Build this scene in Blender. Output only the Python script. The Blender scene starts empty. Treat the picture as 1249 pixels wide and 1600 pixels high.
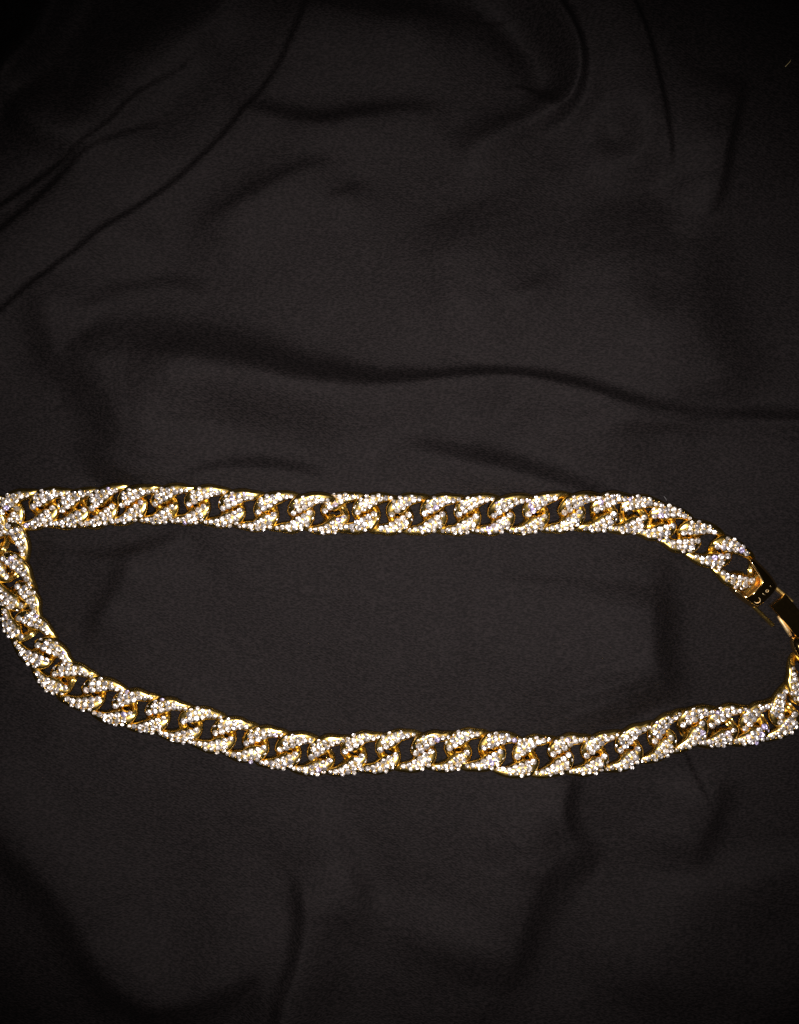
import bpy, math, random
import numpy as np
from mathutils import Vector, Matrix

random.seed(7)
rng = np.random.default_rng(7)
S = bpy.context.scene
COL = S.collection
MM = 0.001
PX = 0.0002                      # 0.2 mm of cloth per photo pixel
CX, CY = 624.5, 800.0            # photo centre
CAM_H = 0.30

# ------------------------------------------------------------------ camera
cam = bpy.data.cameras.new('camera')
cam.sensor_fit = 'VERTICAL'
cam.sensor_height = 24.0
cam.lens = 24.0 / (2 * (1600 * PX / 2) / CAM_H)
cam.clip_start = 0.01
cam.clip_end = 10.0
cam_o = bpy.data.objects.new('camera', cam)
cam_o.location = (0, 0, CAM_H)
COL.objects.link(cam_o)
S.camera = cam_o

# ------------------------------------------------------------------ world: a dark room
W = bpy.data.worlds.new('World')
S.world = W
W.use_nodes = True
bg = W.node_tree.nodes['Background']
bg.inputs[0].default_value = (0.9, 0.8, 0.7, 1)
bg.inputs[1].default_value = 0.004

# ------------------------------------------------------------------ the phone's flash beside the lens
fl = bpy.data.lights.new('flash', 'SPOT')
fl.energy = 5.9
fl.color = (1.0, 0.91, 0.895)
fl.spot_size = math.radians(78)
fl.spot_blend = 1.0
fl.shadow_soft_size = 0.0035
fl_o = bpy.data.objects.new('flash', fl)
fl_o.location = (0.004, -0.012, CAM_H + 0.002)
COL.objects.link(fl_o)

S.view_settings.view_transform = 'Standard'
S.view_settings.look = 'None'
S.view_settings.exposure = 0.0
S.view_settings.gamma = 1.0
S.cycles.sample_clamp_indirect = 2.0
S.cycles.max_bounces = 8
S.cycles.use_denoising = False


# ------------------------------------------------------------------ materials
def new_mat(name):
    m = bpy.data.materials.new(name)
    m.use_nodes = True
    nt = m.node_tree
    return m, nt, nt.nodes['Principled BSDF'], nt.nodes.new, nt.links.new


def mat_cloth():
    m, nt, p, N, L = new_mat('black_satin')
    tc = N('ShaderNodeTexCoord')
    # twill: fine threads, wider than tall
    mp = N('ShaderNodeMapping')
    mp.inputs['Rotation'].default_value = (0, 0, math.radians(6))
    mp.inputs['Scale'].default_value = (1000, 2300, 1000)
    L(tc.outputs['Object'], mp.inputs[0])
    n1 = N('ShaderNodeTexNoise'); n1.inputs['Scale'].default_value = 1.0
    n1.inputs['Detail'].default_value = 2.0
    L(mp.outputs[0], n1.inputs[0])
    mp2 = N('ShaderNodeMapping')
    mp2.inputs['Rotation'].default_value = (0, 0, math.radians(33))
    mp2.inputs['Scale'].default_value = (1, 1, 1)
    L(tc.outputs['Object'], mp2.inputs[0])
    wv = N('ShaderNodeTexWave'); wv.bands_direction = 'Y'
    wv.inputs['Scale'].default_value = 420.0
    wv.inputs['Distortion'].default_value = 1.6
    wv.inputs['Detail'].default_value = 2.0
    wv.inputs['Detail Scale'].default_value = 3.0
    L(mp2.outputs[0], wv.inputs[0])
    mx = N('ShaderNodeMath'); mx.operation = 'MULTIPLY_ADD'
    mx.inputs[1].default_value = 0.12
    L(wv.outputs['Fac'], mx.inputs[0]); L(n1.outputs['Fac'], mx.inputs[2])
    bp = N('ShaderNodeBump'); bp.inputs['Strength'].default_value = 1.0
    bp.inputs['Distance'].default_value = 0.00020
    L(mx.outputs[0], bp.inputs['Height'])
    L(bp.outputs[0], p.inputs['Normal'])
    # thread colour flecks
    cr = N('ShaderNodeValToRGB')
    cr.color_ramp.elements[0].position = 0.38
    cr.color_ramp.elements[0].color = (0.0010, 0.0009, 0.0009, 1)
    cr.color_ramp.elements[1].position = 0.66
    cr.color_ramp.elements[1].color = (0.0108, 0.0087, 0.0088, 1)
    L(n1.outputs['Fac'], cr.inputs[0])
    L(cr.outputs[0], p.inputs['Base Color'])
    p.inputs['Roughness'].default_value = 0.74
    p.inputs['Specular IOR Level'].default_value = 0.19
    p.inputs['Specular Tint'].default_value = (1.0, 0.92, 0.92, 1)
    return m


def mat_gold(name, rough, col=(1.0, 0.60, 0.16, 1), bump=0.25):
    m, nt, p, N, L = new_mat(name)
    p.inputs['Base Color'].default_value = col
    p.inputs['Metallic'].default_value = 1.0
    tc = N('ShaderNodeTexCoord')
    n = N('ShaderNodeTexNoise'); n.inputs['Scale'].default_value = 900.0
    n.inputs['Detail'].default_value = 3.0
    L(tc.outputs['Object'], n.inputs[0])
    mr = N('ShaderNodeMapRange')
    mr.inputs['To Min'].default_value = rough * 0.7
    mr.inputs['To Max'].default_value = rough * 1.4
    L(n.outputs['Fac'], mr.inputs[0]); L(mr.outputs[0], p.inputs['Roughness'])
    b = N('ShaderNodeBump'); b.inputs['Strength'].default_value = bump
    b.inputs['Distance'].default_value = 0.0002
    L(n.outputs['Fac'], b.inputs['Height']); L(b.outputs[0], p.inputs['Normal'])
    return m


def mat_stone():
    m, nt, p, N, L = new_mat('foiled_crystal')
    g = N('ShaderNodeNewGeometry'); oi = N('ShaderNodeObjectInfo')
    ad = N('ShaderNodeMath'); ad.operation = 'ADD'
    L(g.outputs['Random Per Island'], ad.inputs[0]); L(oi.outputs['Random'], ad.inputs[1])
    fr = N('ShaderNodeMath'); fr.operation = 'FRACT'
    L(ad.outputs[0], fr.inputs[0])
    cr = N('ShaderNodeValToRGB')
    e = cr.color_ramp.elements
    e[0].position = 0.0; e[0].color = (0.95, 0.92, 0.93, 1)
    e[1].position = 1.0; e[1].color = (0.98, 0.88, 0.72, 1)
    x = e.new(0.5); x.color = (0.96, 0.92, 0.86, 1)
    x = e.new(0.965); x.color = (0.98, 0.92, 0.84, 1)
    x = e.new(0.975); x.color = (0.72, 0.66, 1.0, 1)
    x = e.new(0.99); x.color = (0.72, 0.66, 1.0, 1)
    L(fr.outputs[0], cr.inputs[0]); L(cr.outputs[0], p.inputs['Base Color'])
    p.inputs['Metallic'].default_value = 0.93
    rr = N('ShaderNodeMapRange')
    rr.inputs['To Min'].default_value = 0.34; rr.inputs['To Max'].default_value = 0.44
    L(fr.outputs[0], rr.inputs[0]); L(rr.outputs[0], p.inputs['Roughness'])
    p.inputs['Coat Weight'].default_value = 0.25
    p.inputs['Coat Roughness'].default_value = 0.08
    return m


def mat_plain(name, col, rough=0.8):
    m, nt, p, N, L = new_mat(name)
    n = N('ShaderNodeTexNoise'); n.inputs['Scale'].default_value = 1500
    cr = N('ShaderNodeValToRGB')
    cr.color_ramp.elements[0].color = tuple(c * 0.6 for c in col) + (1,)
    cr.color_ramp.elements[1].color = col + (1,)
    tc = N('ShaderNodeTexCoord'); L(tc.outputs['Object'], n.inputs[0])
    L(n.outputs['Fac'], cr.inputs[0]); L(cr.outputs[0], p.inputs['Base Color'])
    p.inputs['Roughness'].default_value = rough
    return m


M_CLOTH = mat_cloth()
M_GOLD = mat_gold('plated_gold', 0.22, (0.94, 0.66, 0.18, 1), 0.15)
M_POLISH = mat_gold('polished_gold', 0.10, (1.0, 0.70, 0.28, 1), 0.08)
M_ENGR = mat_gold('engraved_gold', 0.55, (1.0, 0.80, 0.45, 1), 0.4)
M_BRUSH = mat_gold('brushed_gold', 0.40, (0.95, 0.66, 0.22, 1), 0.5)
M_STONE = mat_stone()


def mesh_obj(name, verts, faces, mat, parent=None, smooth=True):
    me = bpy.data.meshes.new(name)
    me.from_pydata([tuple(v) for v in verts], [], faces)
    me.update()
    if smooth:
        me.polygons.foreach_set('use_smooth', [True] * len(me.polygons))
    me.materials.append(mat)
    o = bpy.data.objects.new(name, me)
    COL.objects.link(o)
    if parent:
        o.parent = parent
    return o


def world_xy(px, py):
    return (px - CX) * PX, -(py - CY) * PX


# ------------------------------------------------------------------ the cloth's folds
# each fold: crest line in photo pixels, crest heights (mm), width (px) on the
# left and on the right of the line as it is walked
FOLDS = [
    # long fold across the middle, steep towards the top of the photo
    dict(p=[(90, 600), (190, 572), (300, 572), (400, 590), (500, 606), (610, 606), (700, 594), (800, 590), (900, 610), (1000, 642), (1120, 656), (1300, 664)],
         a=[0, 2.0, 5.0, 5.8, 4.8, 2.8, 1.9, 1.9, 2.1, 2.0, 1.9, 1.9],
         l=[44, 46, 44, 40, 30, 18, 11, 10, 12, 14, 15, 15], r=[60, 60, 60, 60, 60, 58, 50, 36, 24, 22, 16, 16]),
    # second, lower wrinkle on its right end
    dict(p=[(800, 628), (870, 656), (950, 668), (1040, 668), (1150, 680), (1300, 704)], a=[0, 2.4, 2.8, 1.5, 1.2, 1.2], l=[34, 32, 24, 14, 11, 11], r=60),
    # soft wrinkle above the upper chain
    dict(p=[(590, 690), (680, 716), (760, 732), (830, 750), (900, 772), (960, 800)], a=[0, 1.5, 2.3, 2.4, 1.9, 0], l=20, r=44),
    dict(p=[(260, 770), (320, 744), (390, 736), (460, 742), (530, 762)], a=[0, 1.3, 1.7, 1.4, 0], l=16, r=50),
    dict(p=[(180, 720), (260, 700), (340, 694), (420, 704)], a=[0, 0.7, 0.6, 0], l=16, r=40),
    # left: wedge of shade
    dict(p=[(84, 430), (96, 490), (104, 550), (130, 610)], a=[0, 2.4, 2.6, 0], l=80, r=36),
    # small creases inside the upper left rolls
    dict(p=[(-40, 440), (20, 384), (90, 322), (150, 264), (215, 228), (270, 206)], a=[1.2, 1.3, 1.4, 1.4, 0.9, 0], l=8.5, r=50),
    dict(p=[(120, 392), (170, 376), (220, 384), (270, 360)], a=[0, 1.1, 1.1, 0], l=30, r=50),
    dict(p=[(110, 504), (160, 484), (215, 464)], a=[0, 0.5, 0], l=12, r=30),
    dict(p=[(270, 400), (350, 340), (430, 282), (500, 230)], a=[0, 0.9, 0.9, 0], l=30, r=60),
    dict(p=[(120, 540), (172, 596), (206, 656), (196, 720), (170, 770)], a=[0, 3.2, 4.6, 3.6, 0], l=90, r=46),
    # two diagonal overlaps, upper left: low rolls, each ending in a small step that faces away
    dict(p=[(-60, 505), (0, 452), (100, 372), (200, 300), (280, 238), (350, 165), (400, 100), (436, 40), (470, -30)],
         a=[2.6, 2.6, 2.8, 2.8, 2.6, 2.2, 1.8, 1.6, 1.4], l=60, r=60),
    dict(p=[(-60, 568), (0, 512), (100, 428), (200, 352), (290, 287), (370, 209), (430, 134), (470, 64), (506, -24)],
         a=[2.0, 2.0, 2.0, 1.9, 1.8, 1.7, 1.6, 1.5, 1.5], l=6, r=90),
    dict(p=[(-60, 330), (0, 288), (100, 220), (160, 172), (215, 120), (275, 80), (345, 40)],
         a=[3.2, 3.2, 3.2, 3.2, 3.0, 2.6, 1.4], l=80, r=60),
    dict(p=[(-60, 398), (0, 352), (110, 274), (180, 221), (232, 168), (290, 130), (350, 82)],
         a=[2.0, 2.0, 2.0, 1.9, 1.7, 1.2, 0], l=6, r=70),
    dict(p=[(20, 60), (36, 130), (70, 200), (130, 225), (190, 185), (240, 130), (330, 50), (380, -20)], a=[1, 3.0, 3.8, 3.4, 2.6, 2.2, 2.4, 2.4], l=60, r=30),
    dict(p=[(120, -40), (90, 40), (40, 130), (-20, 190)], a=[4, 4, 3.4, 3], l=16, r=44),
    # dull dents across the top
    dict(p=[(350, 186), (430, 196), (500, 206), (560, 196), (640, 186), (720, 190)], a=[0, 1.5, 2.0, 2.0, 1.3, 0], l=18, r=44),
    dict(p=[(430, 20), (520, 40), (620, 56), (720, 44)], a=[1, 3.0, 3.2, 1.5], l=38, r=60),
    dict(p=[(300, 380), (380, 330), (470, 282), (560, 262)], a=[0, 1.0, 1.2, 0], l=16, r=44),
    dict(p=[(500, 330), (540, 312), (590, 298)], a=[0, 0.9, 0], l=14, r=30),
    dict(p=[(150, 478), (210, 462), (280, 456), (330, 470)], a=[0, 0.8, 0.8, 0], l=16, r=34),
    # curling fold, top right
    dict(p=[(800, -30), (852, 20), (888, 80), (896, 132), (876, 170), (820, 196), (760, 226), (700, 270)],
         a=[3.0, 3.2, 3.4, 3.2, 2.6, 1.8, 1.6, 0], l=[14, 12, 10, 10, 12, 18, 24, 30], r=[40, 34, 30, 26, 26, 20, 22, 40]),
    dict(p=[(640, 30), (740, 20), (820, 60), (860, 130), (850, 170)], a=[0, -1.6, -2.8, -2.4, 0], l=34, r=34),
    # tight seam running down, top right: a small step that faces away
    dict(p=[(951, -40), (964, 0), (996, 80), (1016, 150), (1036, 230), (1046, 285)], a=[2.2, 2.2, 2.2, 2.0, 1.4, 0], l=5, r=90),
    dict(p=[(930, -40), (944, 0), (976, 80), (998, 150), (1018, 230), (1030, 300), (1040, 380)], a=[4.5, 4.5, 4.5, 4.2, 3.4, 2.0, 0], l=200, r=90),
    dict(p=[(1150, 130), (1137, 180), (1124, 230), (1116, 290), (1100, 340)], a=[0, 1.5, 2.0, 1.6, 0], l=11, r=60),
    dict(p=[(1010, 200), (1030, 320), (1040, 420), (1010, 500)], a=[0, -2.2, -1.6, 0], l=40, r=60),
    dict(p=[(920, 190), (960, 214), (1000, 240)], a=[0, -2.0, 0], l=26, r=26),
    dict(p=[(990, 300), (1024, 400), (1062, 500), (1100, 580), (1120, 650)], a=[0, 3.6, 4.2, 3.2, 0], l=72, r=130),
    dict(p=[(690, 540), (720, 470), (724, 400), (700, 330)], a=[0, 1.9, 1.9, 0], l=55, r=110),
    dict(p=[(780, 474), (830, 458), (880, 430)], a=[0, 0.8, 0], l=12, r=26),
    # inside the loop
    dict(p=[(1004, 850), (1010, 900), (1006, 960), (1008, 1030), (1036, 1100)], a=[0, 1.3, 3.6, 4.0, 0.8], l=32, r=120),
    dict(p=[(60, 850), (110, 872), (170, 878), (240, 860), (300, 840)], a=[0, 0.9, 1.2, 1.0, 0], l=14, r=50),
    dict(p=[(215, 850), (205, 900), (170, 960), (150, 1020)], a=[0, 1.3, 1.3, 0], l=60, r=20),
    dict(p=[(620, 1000), (720, 980), (820, 985), (900, 1010)], a=[0, 0.7, 0.7, 0], l=80, r=80),
    # below the chain
    dict(p=[(892, 1190), (878, 1230), (874, 1270), (894, 1314), (940, 1350)], a=[0, 2.0, 2.7, 2.2, 0], l=17, r=80),
    dict(p=[(880, 1320), (836, 1360), (815, 1420), (796, 1480), (770, 1550)], a=[0, 2.2, 2.8, 2.6, 0.5], l=30, r=90),
    dict(p=[(-30, 1240), (30, 1300), (90, 1360), (140, 1430), (180, 1500), (240, 1545), (320, 1535), (390, 1505), (420, 1530), (426, 1640)],
         a=[2.6, 3.0, 3.2, 3.4, 3.8, 4.0, 3.6, 2.8, 2.4, 2.4], l=80, r=40),
    dict(p=[(470, 1350), (482, 1420), (474, 1490), (450, 1560), (440, 1640)], a=[0, 2.2, 2.6, 2.4, 2.0], l=56, r=16),
    dict(p=[(490, 1240), (512, 1310), (548, 1390), (570, 1480)], a=[0, 1.3, 1.6, 0], l=26, r=60),
    dict(p=[(700, 1400), (690, 1470), (700, 1560)], a=[0, 1.2, 0], l=60, r=60),
    dict(p=[(1110, 1200), (1106, 1250), (1084, 1310), (1070, 1370)], a=[0, 1.8, 1.6, 0], l=24, r=60),
    dict(p=[(1000, 1400), (1100, 1390), (1200, 1370), (1290, 1350)], a=[0, 1.4, 1.6, 1.4], l=30, r=60),
    dict(p=[(900, 1540), (1020, 1500), (1140, 1520), (1270, 1560)], a=[0, 2.0, 2.0, 2.0], l=80, r=60),
]


def smooth_line(pts, vals_list, n=8):
    """Catmull-Rom through the points, with the values carried along."""
    P = np.array(pts, float)
    V = [np.array(v, float) for v in vals_list]
    out, outv = [], [[] for _ in V]
    m = len(P)
    for i in range(m - 1):
        p0, p1, p2, p3 = P[max(i - 1, 0)], P[i], P[i + 1], P[min(i + 2, m - 1)]
        for k in range(n):
            t = k / n
            out.append(0.5 * ((2 * p1) + (-p0 + p2) * t + (2 * p0 - 5 * p1 + 4 * p2 - p3) * t * t + (-p0 + 3 * p1 - 3 * p2 + p3) * t ** 3))
            s = t * t * (3 - 2 * t)
            for q, v in enumerate(V):
                outv[q].append(v[i] * (1 - s) + v[i + 1] * s)
    out.append(P[-1])
    for q, v in enumerate(V):
        outv[q].append(v[-1])
    return np.array(out), [np.array(v) for v in outv]


def fold_height(X, Y, f):
    m = len(f['p'])
    L = f['l'] if isinstance(f['l'], list) else [f['l']] * m
    R = f['r'] if isinstance(f['r'], list) else [f['r']] * m
    P, (A, L, R) = smooth_line(f['p'], [f['a'], L, R], 5)
    best = np.full(X.shape, 1e9)
    sgn = np.zeros(X.shape); amp = np.zeros(X.shape); wl = np.ones(X.shape); wr = np.ones(X.shape)
    for i in range(len(P) - 1):
        a, b = P[i], P[i + 1]
        d = b - a
        ll = d @ d + 1e-9
        t = np.clip(((X - a[0]) * d[0] + (Y - a[1]) * d[1]) / ll, 0, 1)
        ex, ey = X - a[0] - t * d[0], Y - a[1] - t * d[1]
        dd = np.hypot(ex, ey)
        k = dd < best
        best = np.where(k, dd, best)
        # left of the walk as the photo shows it (y runs down)
        c = np.where(d[0] * (Y - a[1]) - d[1] * (X - a[0]) < 0, 1.0, -1.0)
        sgn = np.where(k, c, sgn)
        amp = np.where(k, A[i] * (1 - t) + A[i + 1] * t, amp)
        wl = np.where(k, L[i] * (1 - t) + L[i + 1] * t, wl)
        wr = np.where(k, R[i] * (1 - t) + R[i + 1] * t, wr)
    # sides blend over the crest so the top stays round
    w = np.where(sgn > 0, wl, wr)
    gain = 1.25 if min(min(np.atleast_1d(f['l'])), min(np.atleast_1d(f['r']))) <= 8 else 2.05
    return gain * amp * np.exp(-(best / w) ** 2 / 1.3)


def lattice(X, Y, cell, seed):
    """smooth value noise in -1..1"""
    r = np.random.default_rng(seed)
    T = r.uniform(-1, 1, (64, 64))
    gx, gy = X / cell + 20, Y / cell + 20
    ix, iy = np.floor(gx).astype(int), np.floor(gy).astype(int)
    fx, fy = gx - ix, gy - iy
    fx, fy = fx ** 3 * (fx * (fx * 6 - 15) + 10), fy ** 3 * (fy * (fy * 6 - 15) + 10)
    g = lambda i, j: T[i % 64, j % 64]
    return (g(ix, iy) * (1 - fx) + g(ix + 1, iy) * fx) * (1 - fy) + (g(ix, iy + 1) * (1 - fx) + g(ix + 1, iy + 1) * fx) * fy


def blur(H, k):
    for ax in (0, 1):
        H = (np.roll(H, 1, ax) + 2 * H + np.roll(H, -1, ax)) / 4 if k else H
    return H


def height_px(X, Y):
    H = np.zeros(X.shape)
    for f in FOLDS:
        P = np.array(f['p'], float)
        pad = 260
        k = (X > P[:, 0].min() - pad) & (X < P[:, 0].max() + pad) & (Y > P[:, 1].min() - pad) & (Y < P[:, 1].max() + pad)
        if k.any():
            H[k] += fold_height(X[k], Y[k], f)
    wx = X + 30 * lattice(X, Y, 140, 5)
    wy = Y + 30 * lattice(X, Y, 140, 6)
    H += 1.7 * lattice(wx, wy * 0.8, 230, 1) + 0.55 * lattice(wx, wy, 95, 2) + 0.16 * lattice(wx * 0.8, wy * 1.2, 42, 3)
    return H


# ------------------------------------------------------------------ cloth mesh: fine in the view, coarse beyond
def axis(lo, hi, step, far):
    inner = np.arange(lo, hi + step, step)
    out = np.geomspace(step * 2, far, 26)
    return np.concatenate([lo - out[::-1], inner, hi + out])


gx = axis(-60, 1310, 2.4, 1700)
gy = axis(-60, 1660, 2.4, 1700)
GX, GY = np.meshgrid(gx, gy)
GH = height_px(GX, GY)
for _ in range(2):
    inner = blur(GH, 1)
    GH[1:-1, 1:-1] = inner[1:-1, 1:-1]


def sample_h(px, py):
    i = int(np.clip(np.searchsorted(gx, px) - 1, 0, len(gx) - 2))
    j = int(np.clip(np.searchsorted(gy, py) - 1, 0, len(gy) - 2))
    tx = (px - gx[i]) / (gx[i + 1] - gx[i]); ty = (py - gy[j]) / (gy[j + 1] - gy[j])
    return float((GH[j, i] * (1 - tx) + GH[j, i + 1] * tx) * (1 - ty) + (GH[j + 1, i] * (1 - tx) + GH[j + 1, i + 1] * tx) * ty)


def build_cloth():
    ny, nx = GX.shape
    V = np.empty((ny * nx, 3))
    V[:, 0] = ((GX - CX) * PX).ravel()
    V[:, 1] = (-(GY - CY) * PX).ravel()
    V[:, 2] = (GH * MM).ravel()
    idx = np.arange(ny * nx).reshape(ny, nx)
    F = np.stack([idx[:-1, :-1], idx[1:, :-1], idx[1:, 1:], idx[:-1, 1:]], -1).reshape(-1, 4)
    me = bpy.data.meshes.new('fabric')
    me.vertices.add(len(V)); me.vertices.foreach_set('co', V.ravel())
    me.loops.add(F.size); me.loops.foreach_set('vertex_index', F.ravel())
    me.polygons.add(len(F))
    me.polygons.foreach_set('loop_start', np.arange(0, F.size, 4))
    me.polygons.foreach_set('loop_total', np.full(len(F), 4))
    me.update(calc_edges=True)
    me.polygons.foreach_set('use_smooth', np.ones(len(F), bool))
    me.materials.append(M_CLOTH)
    o = bpy.data.objects.new('fabric', me)
    COL.objects.link(o)
    o['label'] = 'smooth black satin fabric spread in soft folds beneath the gold chain'
    o['category'] = 'fabric'
    return o


build_cloth()

# ------------------------------------------------------------------ the chain
# groove centres between neighbouring links, read along the chain
UPPER = [(12, 799), (70.5, 793), (112, 795), (160, 792), (206, 784), (259, 786), (310.5, 787), (364, 793), (415, 798), (473, 800),
         (523.5, 801), (574, 803), (623, 804), (679, 803), (730, 802.5), (783, 802), (836, 800), (892, 798), (940, 798.5), (992, 803),
         (1033, 814), (1077, 838), (1127, 861), (1167, 898)]
LOWER = [(-34, 820), (10, 838), (11, 885), (28, 932), (37, 981), (69, 1020), (98, 1061), (147, 1085), (196.5, 1106), (246, 1117),
         (299, 1132), (348, 1149), (399, 1165), (448, 1176), (502, 1184), (552, 1180), (608, 1175.5), (661, 1173), (717, 1172.5),
         (768, 1173), (820, 1185), (875, 1180), (930, 1178), (981, 1168), (1033, 1149), (1080, 1134), (1130, 1135), (1177, 1132),
         (1226, 1118), (1259, 1080), (1262, 1034)]
CHAIN = UPPER[::-1] + LOWER

PITCH = 10.4
LEAF_C = [(-8.1, 0.0), (-7.5, 1.75), (-6.0, 3.0), (-4.1, 3.95), (-1.9, 4.75), (0.4, 4.95), (2.4, 5.0)]
LOW_C = [(4.3, 4.6), (5.7, 3.6), (6.9, 1.9)]
LEAF_W = [2.4, 3.7, 4.5, 4.3, 3.9, 3.2, 2.5]
LOW_W = [2.2, 2.6, 2.4]
LEAF_Z = [2.75, 3.35, 3.6, 3.6, 3.45, 3.15, 2.75]
LOW_Z = [1.8, 1.05, 1.2]
LEAF_T = [1.9, 2.1, 2.3, 2.4, 2.4, 2.2, 2.0]
LOW_T = [1.6, 1.1, 1.2]
# crystal seats on one leaf: along the groove, behind it, along the rim, at the tail (x, y, radius)
STONES = [(-7.6, 0.2, .96), (-5.95, 1.24, .98), (-4.3, 2.28, .98), (-2.65, 3.3, .98), (-1.0, 4.3, .96),
          (-8.2, 1.85, .92), (-6.6, 2.85, .98), (-4.95, 3.9, .98), (-3.2, 4.85, .93),
          (-6.75, 4.2, .72), (-5.0, 5.35, .68), (0.7, 4.75, .84), (-1.5, 5.5, .70)]
EXTRA = (2.3, 4.95, .64)
ROOF = [.7, .7, .7, .7, .7, .7, .7, .3, 1.2, 2.2]
FLANGE = [0.5, 1.05, 1.3, 1.1, 0.4, 0, 0, 0, 0, 0.1]


def catmull_closed(P, n):
    P = np.array(P, float); m = len(P); out = []
    for i in range(m):
        p0, p1, p2, p3 = P[i - 1], P[i], P[(i + 1) % m], P[(i + 2) % m]
        for k in range(n):
            t = k / n
            out.append(0.5 * ((2 * p1) + (-p0 + p2) * t + (2 * p0 - 5 * p1 + 4 * p2 - p3) * t * t + (-p0 + 3 * p1 - 3 * p2 + p3) * t ** 3))
    return np.array(out)


def link_profile(r, jit):
    """one turned half of the ring: x, y, z(top), width, thickness, ribbed"""
    rows = []
    for (x, y), w, z, t in zip(LEAF_C, LEAF_W, LEAF_Z, LEAF_T):
        rows.append((x, y, z, w, t, 0))
    for (x, y), w, z, t in zip(LOW_C, LOW_W, LOW_Z, LOW_T):
        rows.append((x, y, z, w, t, 1))
    rows = np.array(rows, float)
    rows = np.hstack([rows, np.array(FLANGE)[:, None], np.array(ROOF)[:, None]])
    rows[:, 0:2] += r.normal(0, 0.10 * jit, (len(rows), 2))
    rows[:, 2] += r.normal(0, 0.05 * jit, len(rows))
    return rows


def build_link_mesh(seed):
    r = np.random.default_rng(seed)
    a = link_profile(r, 1.0)
    b = link_profile(r, 1.0)
    b[:, 0:2] *= -1
    R = catmull_closed(np.vstack([a, b]), 5)
    n = len(R)
    verts, faces = [], []
    # section: flat-topped, steep sided
    sec = [(-0.55, -0.85), (-0.5, -0.45), (-0.46, -0.30), (-0.28, -0.17), (0.0, 0.0), (0.28, -0.17), (0.46, -0.30), (0.5, -0.45), (0.55, -0.85), (0.32, -1.0), (-0.32, -1.0)]
    for i in range(n):
        x, y, z, w, t, low, fl_w, roof = R[i]
        q, p = R[(i + 1) % n], R[i - 1]
        d = np.array([q[0] - p[0], q[1] - p[1]]); d /= np.linalg.norm(d)
        nx, ny = -d[1], d[0]
        rib = 0.10 * (1 if i % 2 else -1) * max(0.0, min(1.0, low * 1.4 - 0.25))
        for s, h in sec:
            # the ring is walked clockwise: its inner side (right of the walk) carries a low lip
            e = -max(fl_w, 0) * (1.0 if h <= -0.85 else 0.4 if h == -0.45 else 0.0) if s < 0 else 0.0
            if -0.4 < h < 0:
                h = h * roof
            verts.append(((x + nx * (s * w + e)) * MM, (y + ny * (s * w + e)) * MM, (max(z + (h * t if h < 0 else h) + (rib if h > -0.5 else 0), 0.05)) * MM))
    m = len(sec)
    for i in range(n):
        for k in range(m):
            a0, a1 = i * m + k, i * m + (k + 1) % m
            b0, b1 = ((i + 1) % n) * m + k, ((i + 1) % n) * m + (k + 1) % m
            faces.append((a0, b0, b1, a1))
    # claw beads between the stones
    for sgn in (1, -1):
        for (x, y) in [(-7.3, 1.6), (-5.7, 2.6), (-4.0, 3.6), (-2.4, 4.2), (-7.6, 3.3), (-6.0, 4.3), (-4.2, 5.2), (-2.0, 5.2), (-0.2, 5.3), (1.5, 5.4)]:
            bead(verts, faces, sgn * (x + r.normal(0, .1)), sgn * (y + r.normal(0, .1)), leaf_z(x) + 0.16, 0.24 + r.uniform(-.04, .05))
    me = bpy.data.meshes.new('link')
    me.from_pydata(verts, [], faces)
    me.update()
    me.polygons.foreach_set('use_smooth', [True] * len(me.polygons))
    me.materials.append(M_GOLD)
    return me


def leaf_z(x):
    return float(np.interp(x, [c[0] for c in LEAF_C], LEAF_Z))


def bead(verts, faces, x, y, z, r):
    base = len(verts)
    verts.append((x * MM, y * MM, (z + r) * MM))
    for ring, (cz, cr) in enumerate(((0.55, 0.8), (-0.2, 1.0))):
        for k in range(6):
            t = k * math.pi / 3 + ring * math.pi / 6
            verts.append(((x + cr * r * math.cos(t)) * MM, (y + cr * r * math.sin(t)) * MM, (z + cz * r) * MM))
    for k in range(6):
        faces.append((base, base + 1 + k, base + 1 + (k + 1) % 6))
        faces.append((base + 1 + k, base + 7 + k, base + 1 + (k + 1) % 6))
        faces.append((base + 1 + (k + 1) % 6, base + 7 + k, base + 7 + (k + 1) % 6))


def stone_geo(seed):
    """round cut crystal: table, eight star and eight kite facets, girdle; radius 1, girdle at z = 0"""
    r = np.random.default_rng(seed)
    V, F = [], []
    n = 8
    off = r.uniform(0, 1)
    tw = r.uniform(-.06, .06, 2)
    def ring(rad, z, sh, jz=0.0):
        out = []
        for k in range(n):
            t = 2 * math.pi * (k + sh + off) / n
            out.append(len(V)); V.append((rad * math.cos(t), rad * math.sin(t), z + r.normal(0, jz)))
        return out
    table = ring(0.56, 0.32, 0.0, 0.10)
    mid = ring(0.82, 0.24, 0.5, 0.085)
    gird = ring(1.0, 0.10, 0.0, 0.04)
    low = ring(0.97, -0.30, 0.0)
    hub = len(V)
    V.append((r.normal(0, .06), r.normal(0, .06), 0.34 + r.normal(0, .10)))
    for k in range(n):
        j = (k + 1) % n
        F.append((hub, table[k], table[j]))
        F.append((table[k], mid[k], table[j]))
        F.append((mid[k - 1], gird[k], table[k]))
        F.append((table[k], gird[k], mid[k]))
        F.append((mid[k], gird[k], gird[j]))
        F.append((gird[k], low[k], low[j], gird[j]))
    return [(x, y, z + tw[0] * x * .3 + tw[1] * y * .3) for x, y, z in V], F


STONE_GEO = [stone_geo(s) for s in range(12)]
STONE_ME = []
for V, F in STONE_GEO:
    me = bpy.data.meshes.new('stone')
    me.from_pydata(V, [], F); me.update()
    me.materials.append(M_STONE)
    STONE_ME.append(me)

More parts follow.
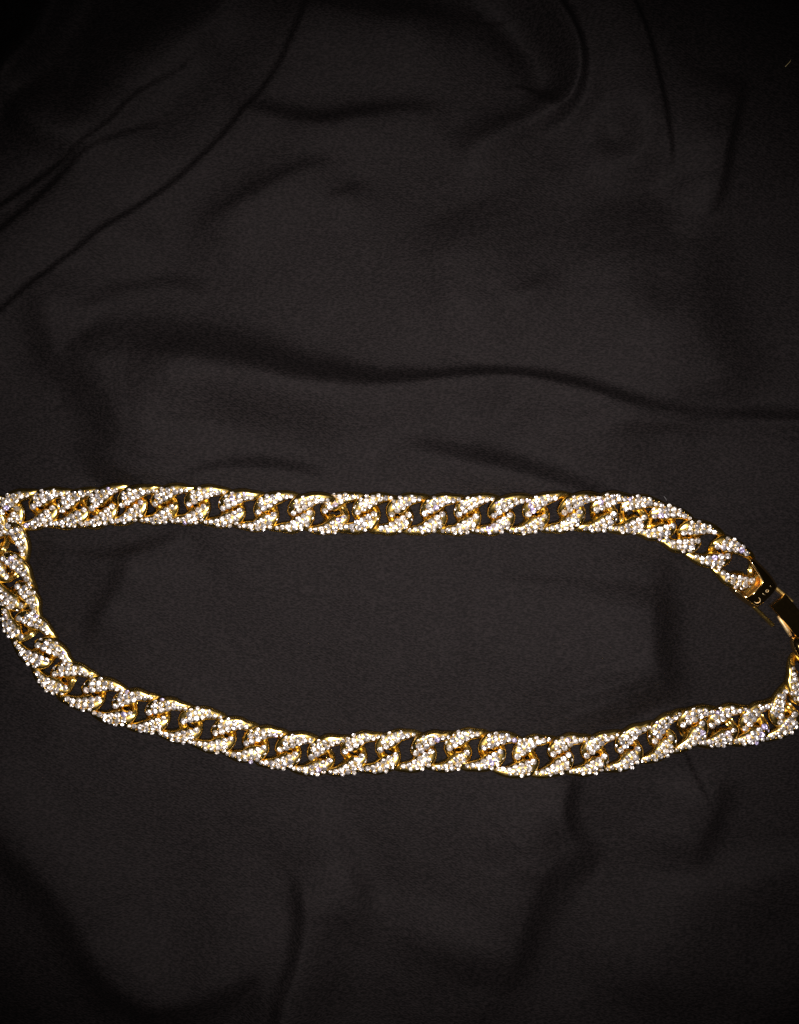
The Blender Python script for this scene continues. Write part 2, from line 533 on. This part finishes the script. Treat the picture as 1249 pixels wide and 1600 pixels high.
root = bpy.data.objects.new('chain_necklace', None)
COL.objects.link(root)
root.empty_display_size = 0.01
root['label'] = 'gold curb chain necklace set with clear crystals lying in a long loop on black fabric'
root['category'] = 'necklace'

LINK_ME = [build_link_mesh(100 + s) for s in range(6)]
LIFT = 1.0 - 0.003 / CAM_H       # the chain's top is nearer the lens than the cloth
spots = []
for i in range(len(CHAIN) - 1):
    if i == len(UPPER) - 1 - 0 and False:
        continue
    a, b = CHAIN[i], CHAIN[i + 1]
    spots.append((a, b))

link_data = []
for i, (a, b) in enumerate(spots):
    mx, my = (a[0] + b[0]) / 2, (a[1] + b[1]) / 2
    dx, dy = b[0] - a[0], b[1] - a[1]
    ang = math.atan2(-dy, dx)
    # run every link left to right as the photo shows it: the ring is the same turned half round
    x, y = world_xy(CX + (mx - CX) * LIFT, CY + (my - CY) * LIFT)
    ux, uy = dx / math.hypot(dx, dy), dy / math.hypot(dx, dy)
    if i == len(UPPER):              # the link that turns the corner lies just outside the photo
        mx, my, ang = -22.0, 826.0, math.atan2(-0.95, 0.30)
        x, y = world_xy(CX + (mx - CX) * LIFT, CY + (my - CY) * LIFT)
        ux, uy = 0.30, 0.95
    h0 = sample_h(mx, my)
    hs = [(sample_h(mx + ux * s + -uy * t, my + uy * s + ux * t)) for s in (-30, 0, 30) for t in (-20, 0, 20)]
    sl = (np.mean(hs[6:]) - np.mean(hs[:3])) / 12.0          # mm per mm along
    st = (np.mean(hs[0::3]) - np.mean(hs[2::3])) / 8.0        # along local +y
    r = np.random.default_rng(900 + i)
    roll = st * 0.9 + r.normal(0, 0.085)
    tilt = -sl * 0.9 + r.normal(0, 0.05)
    rot = Matrix.Rotation(ang + r.normal(0, 0.035), 4, 'Z') @ Matrix.Rotation(tilt, 4, 'Y') @ Matrix.Rotation(roll, 4, 'X')
    z = (0.35 * max(hs) + 0.65 * np.mean(hs)) * MM + 0.15 * MM
    M = Matrix.Translation((x, y, z)) @ rot @ Matrix.Diagonal((1.02, 1.0, 1.0, 1.0))
    dist = math.hypot(mx - CX, (my - CY) * 0.9)
    link_data.append((i, M, dist))

order = sorted(link_data, key=lambda t: t[2])
single = set(t[0] for t in order[:10])        # the links nearest the lens carry their stones one by one
SV, SF = [], []
for i, M, dist in link_data:
    lk = bpy.data.objects.new('link', LINK_ME[i % len(LINK_ME)])
    COL.objects.link(lk)
    lk.parent = root
    lk.matrix_world = M
    r = np.random.default_rng(500 + i)
    for sgn in (1, -1):
        pts = list(STONES)
        if r.random() < 0.85:
            pts.append(EXTRA)
        for q, (x, y, rs) in enumerate(pts):
            rad = rs * r.uniform(0.96, 1.07)
            nrm_x = -0.30 * (y - np.interp(x, [c[0] for c in LEAF_C], [c[1] for c in LEAF_C])) / 2
            z = leaf_z(x) + 0.14 - 0.22 * abs(y - float(np.interp(x, [c[0] for c in LEAF_C], [c[1] for c in LEAF_C])))
            T = Matrix.Translation((sgn * (x + r.normal(0, .05)) * MM, sgn * (y + (0.14 if q < 5 else -0.08) + r.normal(0, .05)) * MM, (z + r.normal(0, .05)) * MM))
            tx = sgn * nrm_x + r.normal(0, 0.13)
            ty = sgn * -0.03 * (x + 3) + r.normal(0, 0.12)
            A = T @ Matrix.Rotation(-tx, 4, 'X') @ Matrix.Rotation(ty, 4, 'Y') @ Matrix.Rotation(r.uniform(0, 6.28), 4, 'Z') @ Matrix.Scale(rad * MM, 4)
            g = int(r.integers(0, 12))
            if i in single:
                so = bpy.data.objects.new('stone', STONE_ME[g])
                COL.objects.link(so)
                so.parent = lk
                so.matrix_local = A
            else:
                B = M @ A
                base = len(SV)
                SV.extend(tuple(B @ Vector(v)) for v in STONE_GEO[g][0])
                SF.extend(tuple(base + k for k in f) for f in STONE_GEO[g][1])
me = bpy.data.meshes.new('stones')
me.from_pydata(SV, [], SF); me.update()
me.materials.append(M_STONE)
st = bpy.data.objects.new('stones', me)
COL.objects.link(st)
st.parent = root
st['kind'] = 'stuff'


# ------------------------------------------------------------------ the fold-over clasp
def tube(verts, faces, pts, rad, n=8):
    pts = [Vector(p) for p in pts]
    base = len(verts)
    for i, p in enumerate(pts):
        d = (pts[min(i + 1, len(pts) - 1)] - pts[max(i - 1, 0)]).normalized()
        s = d.cross(Vector((0, 0, 1))).normalized()
        u = s.cross(d)
        rr = rad[i] if isinstance(rad, (list, tuple)) else rad
        for k in range(n):
            t = 2 * math.pi * k / n
            verts.append(p + s * (rr * math.cos(t)) + u * (rr * math.sin(t)))
    for i in range(len(pts) - 1):
        for k in range(n):
            a, b = base + i * n + k, base + i * n + (k + 1) % n
            faces.append((a, b, b + n, a + n))
    faces.append(tuple(base + k for k in range(n))[::-1])
    faces.append(tuple(base + (len(pts) - 1) * n + k for k in range(n)))


def bevel_box(verts, faces, x0, x1, y0, y1, z0, z1, b):
    """box with a bevelled top, in mm"""
    base = len(verts)
    rings = [(0, z0), (0, z1 - b), (b * 0.35, z1 - b * 0.3), (b, z1)]
    for e, z in rings:
        for (x, y) in ((x0 + e, y0 + e), (x1 - e, y0 + e), (x1 - e, y1 - e), (x0 + e, y1 - e)):
            verts.append((x * MM, y * MM, z * MM))
    for i in range(len(rings) - 1):
        for k in range(4):
            a, c = base + i * 4 + k, base + i * 4 + (k + 1) % 4
            faces.append((a, c, c + 4, a + 4))
    faces.append((base + 3, base + 2, base + 1, base))
    t = base + (len(rings) - 1) * 4
    faces.append((t, t + 1, t + 2, t + 3))


def cap_mesh(notch):
    """domed sleeve: x along the chain, opening (with its notch) at x = 0"""
    verts, faces = [], []
    Lc, hw, ht = 9.4, 6.2, 5.0
    ns, nf = 14, 28
    def surf(s, ph, inset):
        q = min(1.0, max(0.0, (math.sin(ph) - (0.80 if math.cos(ph) > 0 else 0.45)) / (0.17 if math.cos(ph) > 0 else 0.28)))
        u = min(1.0, max(0.0, (math.cos(ph) - 0.1) / 0.5))
        x_open = 0.2 + notch * (q * q * (3 - 2 * q) * 4.8 - 3.0 * u * u * (3 - 2 * u) * math.sin(ph) ** 0.5)
        x = x_open + (Lc - x_open) * s
        squeeze = 1.0 - 0.16 * (x / Lc) ** 3
        c, sn = math.cos(ph), math.sin(ph)
        e = 0.75
        yy = (hw - inset) * squeeze * math.copysign(abs(c) ** e, c)
        zz = (ht - inset) * (1 - 0.12 * (x / Lc) ** 2) * abs(sn) ** e
        return (x * MM, yy * MM, (zz + 0.15) * MM)
    for inset in (0.0, 1.0):
        for i in range(ns + 1):
            for k in range(nf + 1):
                verts.append(surf(i / ns, math.pi * k / nf, inset))
    m = nf + 1
    off = (ns + 1) * m
    for i in range(ns):
        for k in range(nf):
            a = i * m + k
            faces.append((a, a + m, a + m + 1, a + 1))
            faces.append((off + a, off + a + 1, off + a + m + 1, off + a + m))
    for k in range(nf):
        faces.append((k, k + 1, off + k + 1, off + k))
        a = ns * m + k
        faces.append((a, off + a, off + a + 1, a + 1))
    return verts, faces


def place(o, px, py, deg, z):
    x, y = world_xy(CX + (px - CX) * LIFT, CY + (py - CY) * LIFT)
    o.matrix_world = Matrix.Translation((x, y, z * MM)) @ Matrix.Rotation(-math.radians(deg), 4, 'Z')


hz = sample_h(1200, 935) + 0.3
# the folding plate is the clasp's own body
v, f = [], []
bevel_box(v, f, -1.0, 15.0, -2.4, 3.6, 1.2, 3.4, 0.5)
clasp = mesh_obj('clasp', v, f, M_POLISH, root, smooth=False)
place(clasp, 1216, 943, 50, hz)


def sub(name, v, f, mat, px, py, deg, z, smooth=True):
    o = mesh_obj(name, v, f, mat, None, smooth)
    o.parent = clasp
    bpy.context.view_layer.update()
    x, y = world_xy(CX + (px - CX) * LIFT, CY + (py - CY) * LIFT)
    W_ = Matrix.Translation((x, y, z * MM)) @ Matrix.Rotation(-math.radians(deg), 4, 'Z')
    o.matrix_parent_inverse = Matrix.Identity(4)
    o.matrix_local = clasp.matrix_local.inverted() @ W_
    return o


v, f = cap_mesh(1.0)
sub('end_cap', v, f, M_POLISH, 1164, 899, 44, hz)
# gold floor inside the cap
v, f = [], []
bevel_box(v, f, 2.6, 8.6, -4.2, 4.0, 0.6, 2.0, 0.6)
sub('cap_floor', v, f, M_GOLD, 1164, 899, 44, hz, smooth=False)
# rounded loop that joins the plate to the lower strand
v, f = [], []
tube(v, f, [(x * MM, 0.25 * math.sin(x * .5) * MM, (2.1 + 0.5 * math.sin(x * 0.45)) * MM) for x in (-1, 0, 1, 2.2, 3.6, 5.2, 7, 9, 10.5, 11.2)],
     [r_ * MM for r_ in (0.6, 1.5, 2.1, 2.45, 2.6, 2.7, 2.6, 2.3, 1.7, 0.7)], 18)
sub('end_loop', v, f, M_POLISH, 1241, 1000, 58, hz + 0.3)
# two side rails between the cap and the plate
for pts in ([(1209, 914), (1240, 941)], [(1179, 947), (1210, 978)]):
    v, f = [], []
    (ax, ay), (bx, by) = pts
    Lr = math.hypot(bx - ax, by - ay) * 0.2
    bevel_box(v, f, 0, Lr, -0.55, 0.55, 0.4, 2.4, 0.4)
    sub('rail', v, f, M_BRUSH if ay < 930 else M_GOLD, ax, ay, math.degrees(math.atan2(by - ay, bx - ax)), hz, smooth=False)
# round pale bar added as the highlight on the plate's lower edge
v, f = [], []
tube(v, f, [(0, 0, 2.0 * MM), (2.0 * MM, 0, 2.3 * MM), (5.0 * MM, 0, 2.3 * MM), (7.2 * MM, 0, 1.9 * MM)], [0.45 * MM, 0.65 * MM, 0.65 * MM, 0.5 * MM], 10)
sub('edge_highlight', v, f, M_ENGR, 1217, 963, 57, hz)
# worn stamped script on the cap: curls, a ring and ticks
v, f = [], []
def zc(y, x):
    s = min(1.0, abs(y) / (6.2 * 0.9))
    return (5.0 * 0.91 * (1 - s ** 2.67) ** (1 / 2.67) + 0.17) * MM
def stroke(pts, rad=0.00010):
    tube(v, f, [(x * MM, y * MM, zc(y, x)) for x, y in pts], rad, 5)
arc = lambda cx, cy, r_, a0, a1, n=10: [(cx + r_ * math.cos(a0 + (a1 - a0) * k / n), cy + r_ * math.sin(a0 + (a1 - a0) * k / n)) for k in range(n + 1)]
stroke(arc(7.6, 0.9, 0.42, 0, 6.28, 12))
stroke(arc(7.3, -1.6, 0.8, 2.2, 5.0))
stroke(arc(7.6, -3.2, 0.85, -2.2, 1.6))
stroke([(6.7, -0.4), (7.4, -0.7), (8.0, -0.4)])
stroke([(6.8, 2.9), (7.7, 2.6)])
stroke([(8.3, -3.9), (7.4, -4.1)])
stroke([(6.5, 0.5), (6.9, 0.9)])
sub('stamped_mark', v, f, M_ENGR, 1164, 899, 44, hz)


# ------------------------------------------------------------------ lint on the cloth
def lint(px, py, pts, rad, mat, label):
    v, f = [], []
    tube(v, f, [(x * MM, y * MM, z * MM) for x, y, z in pts], rad * MM, 6)
    o = mesh_obj('lint', v, f, mat)
    x, y = world_xy(px, py)
    o.location = (x, y, sample_h(px, py) * MM + 0.12 * MM)
    o['label'] = label; o['category'] = 'lint'; o['group'] = 'specks of lint on the fabric'
    return o


M_LY = mat_plain('yellow_fibre', (0.75, 0.62, 0.28))
M_LW = mat_plain('white_fibre', (0.22, 0.22, 0.22))
lint(1228, 103, [(-1, -1.2, 0), (0, -0.2, .3), (.4, .3, .3), (.9, 1.2, 0)], 0.075, M_LY, 'short yellow lint fibre on the dark fabric near the top right corner')
lint(1039, 779, [(-.5, .7, 0), (0, .1, .2), (.4, -.6, 0)], 0.07, M_LW, 'tiny grey lint hair just above the upper chain where it bends to the clasp')
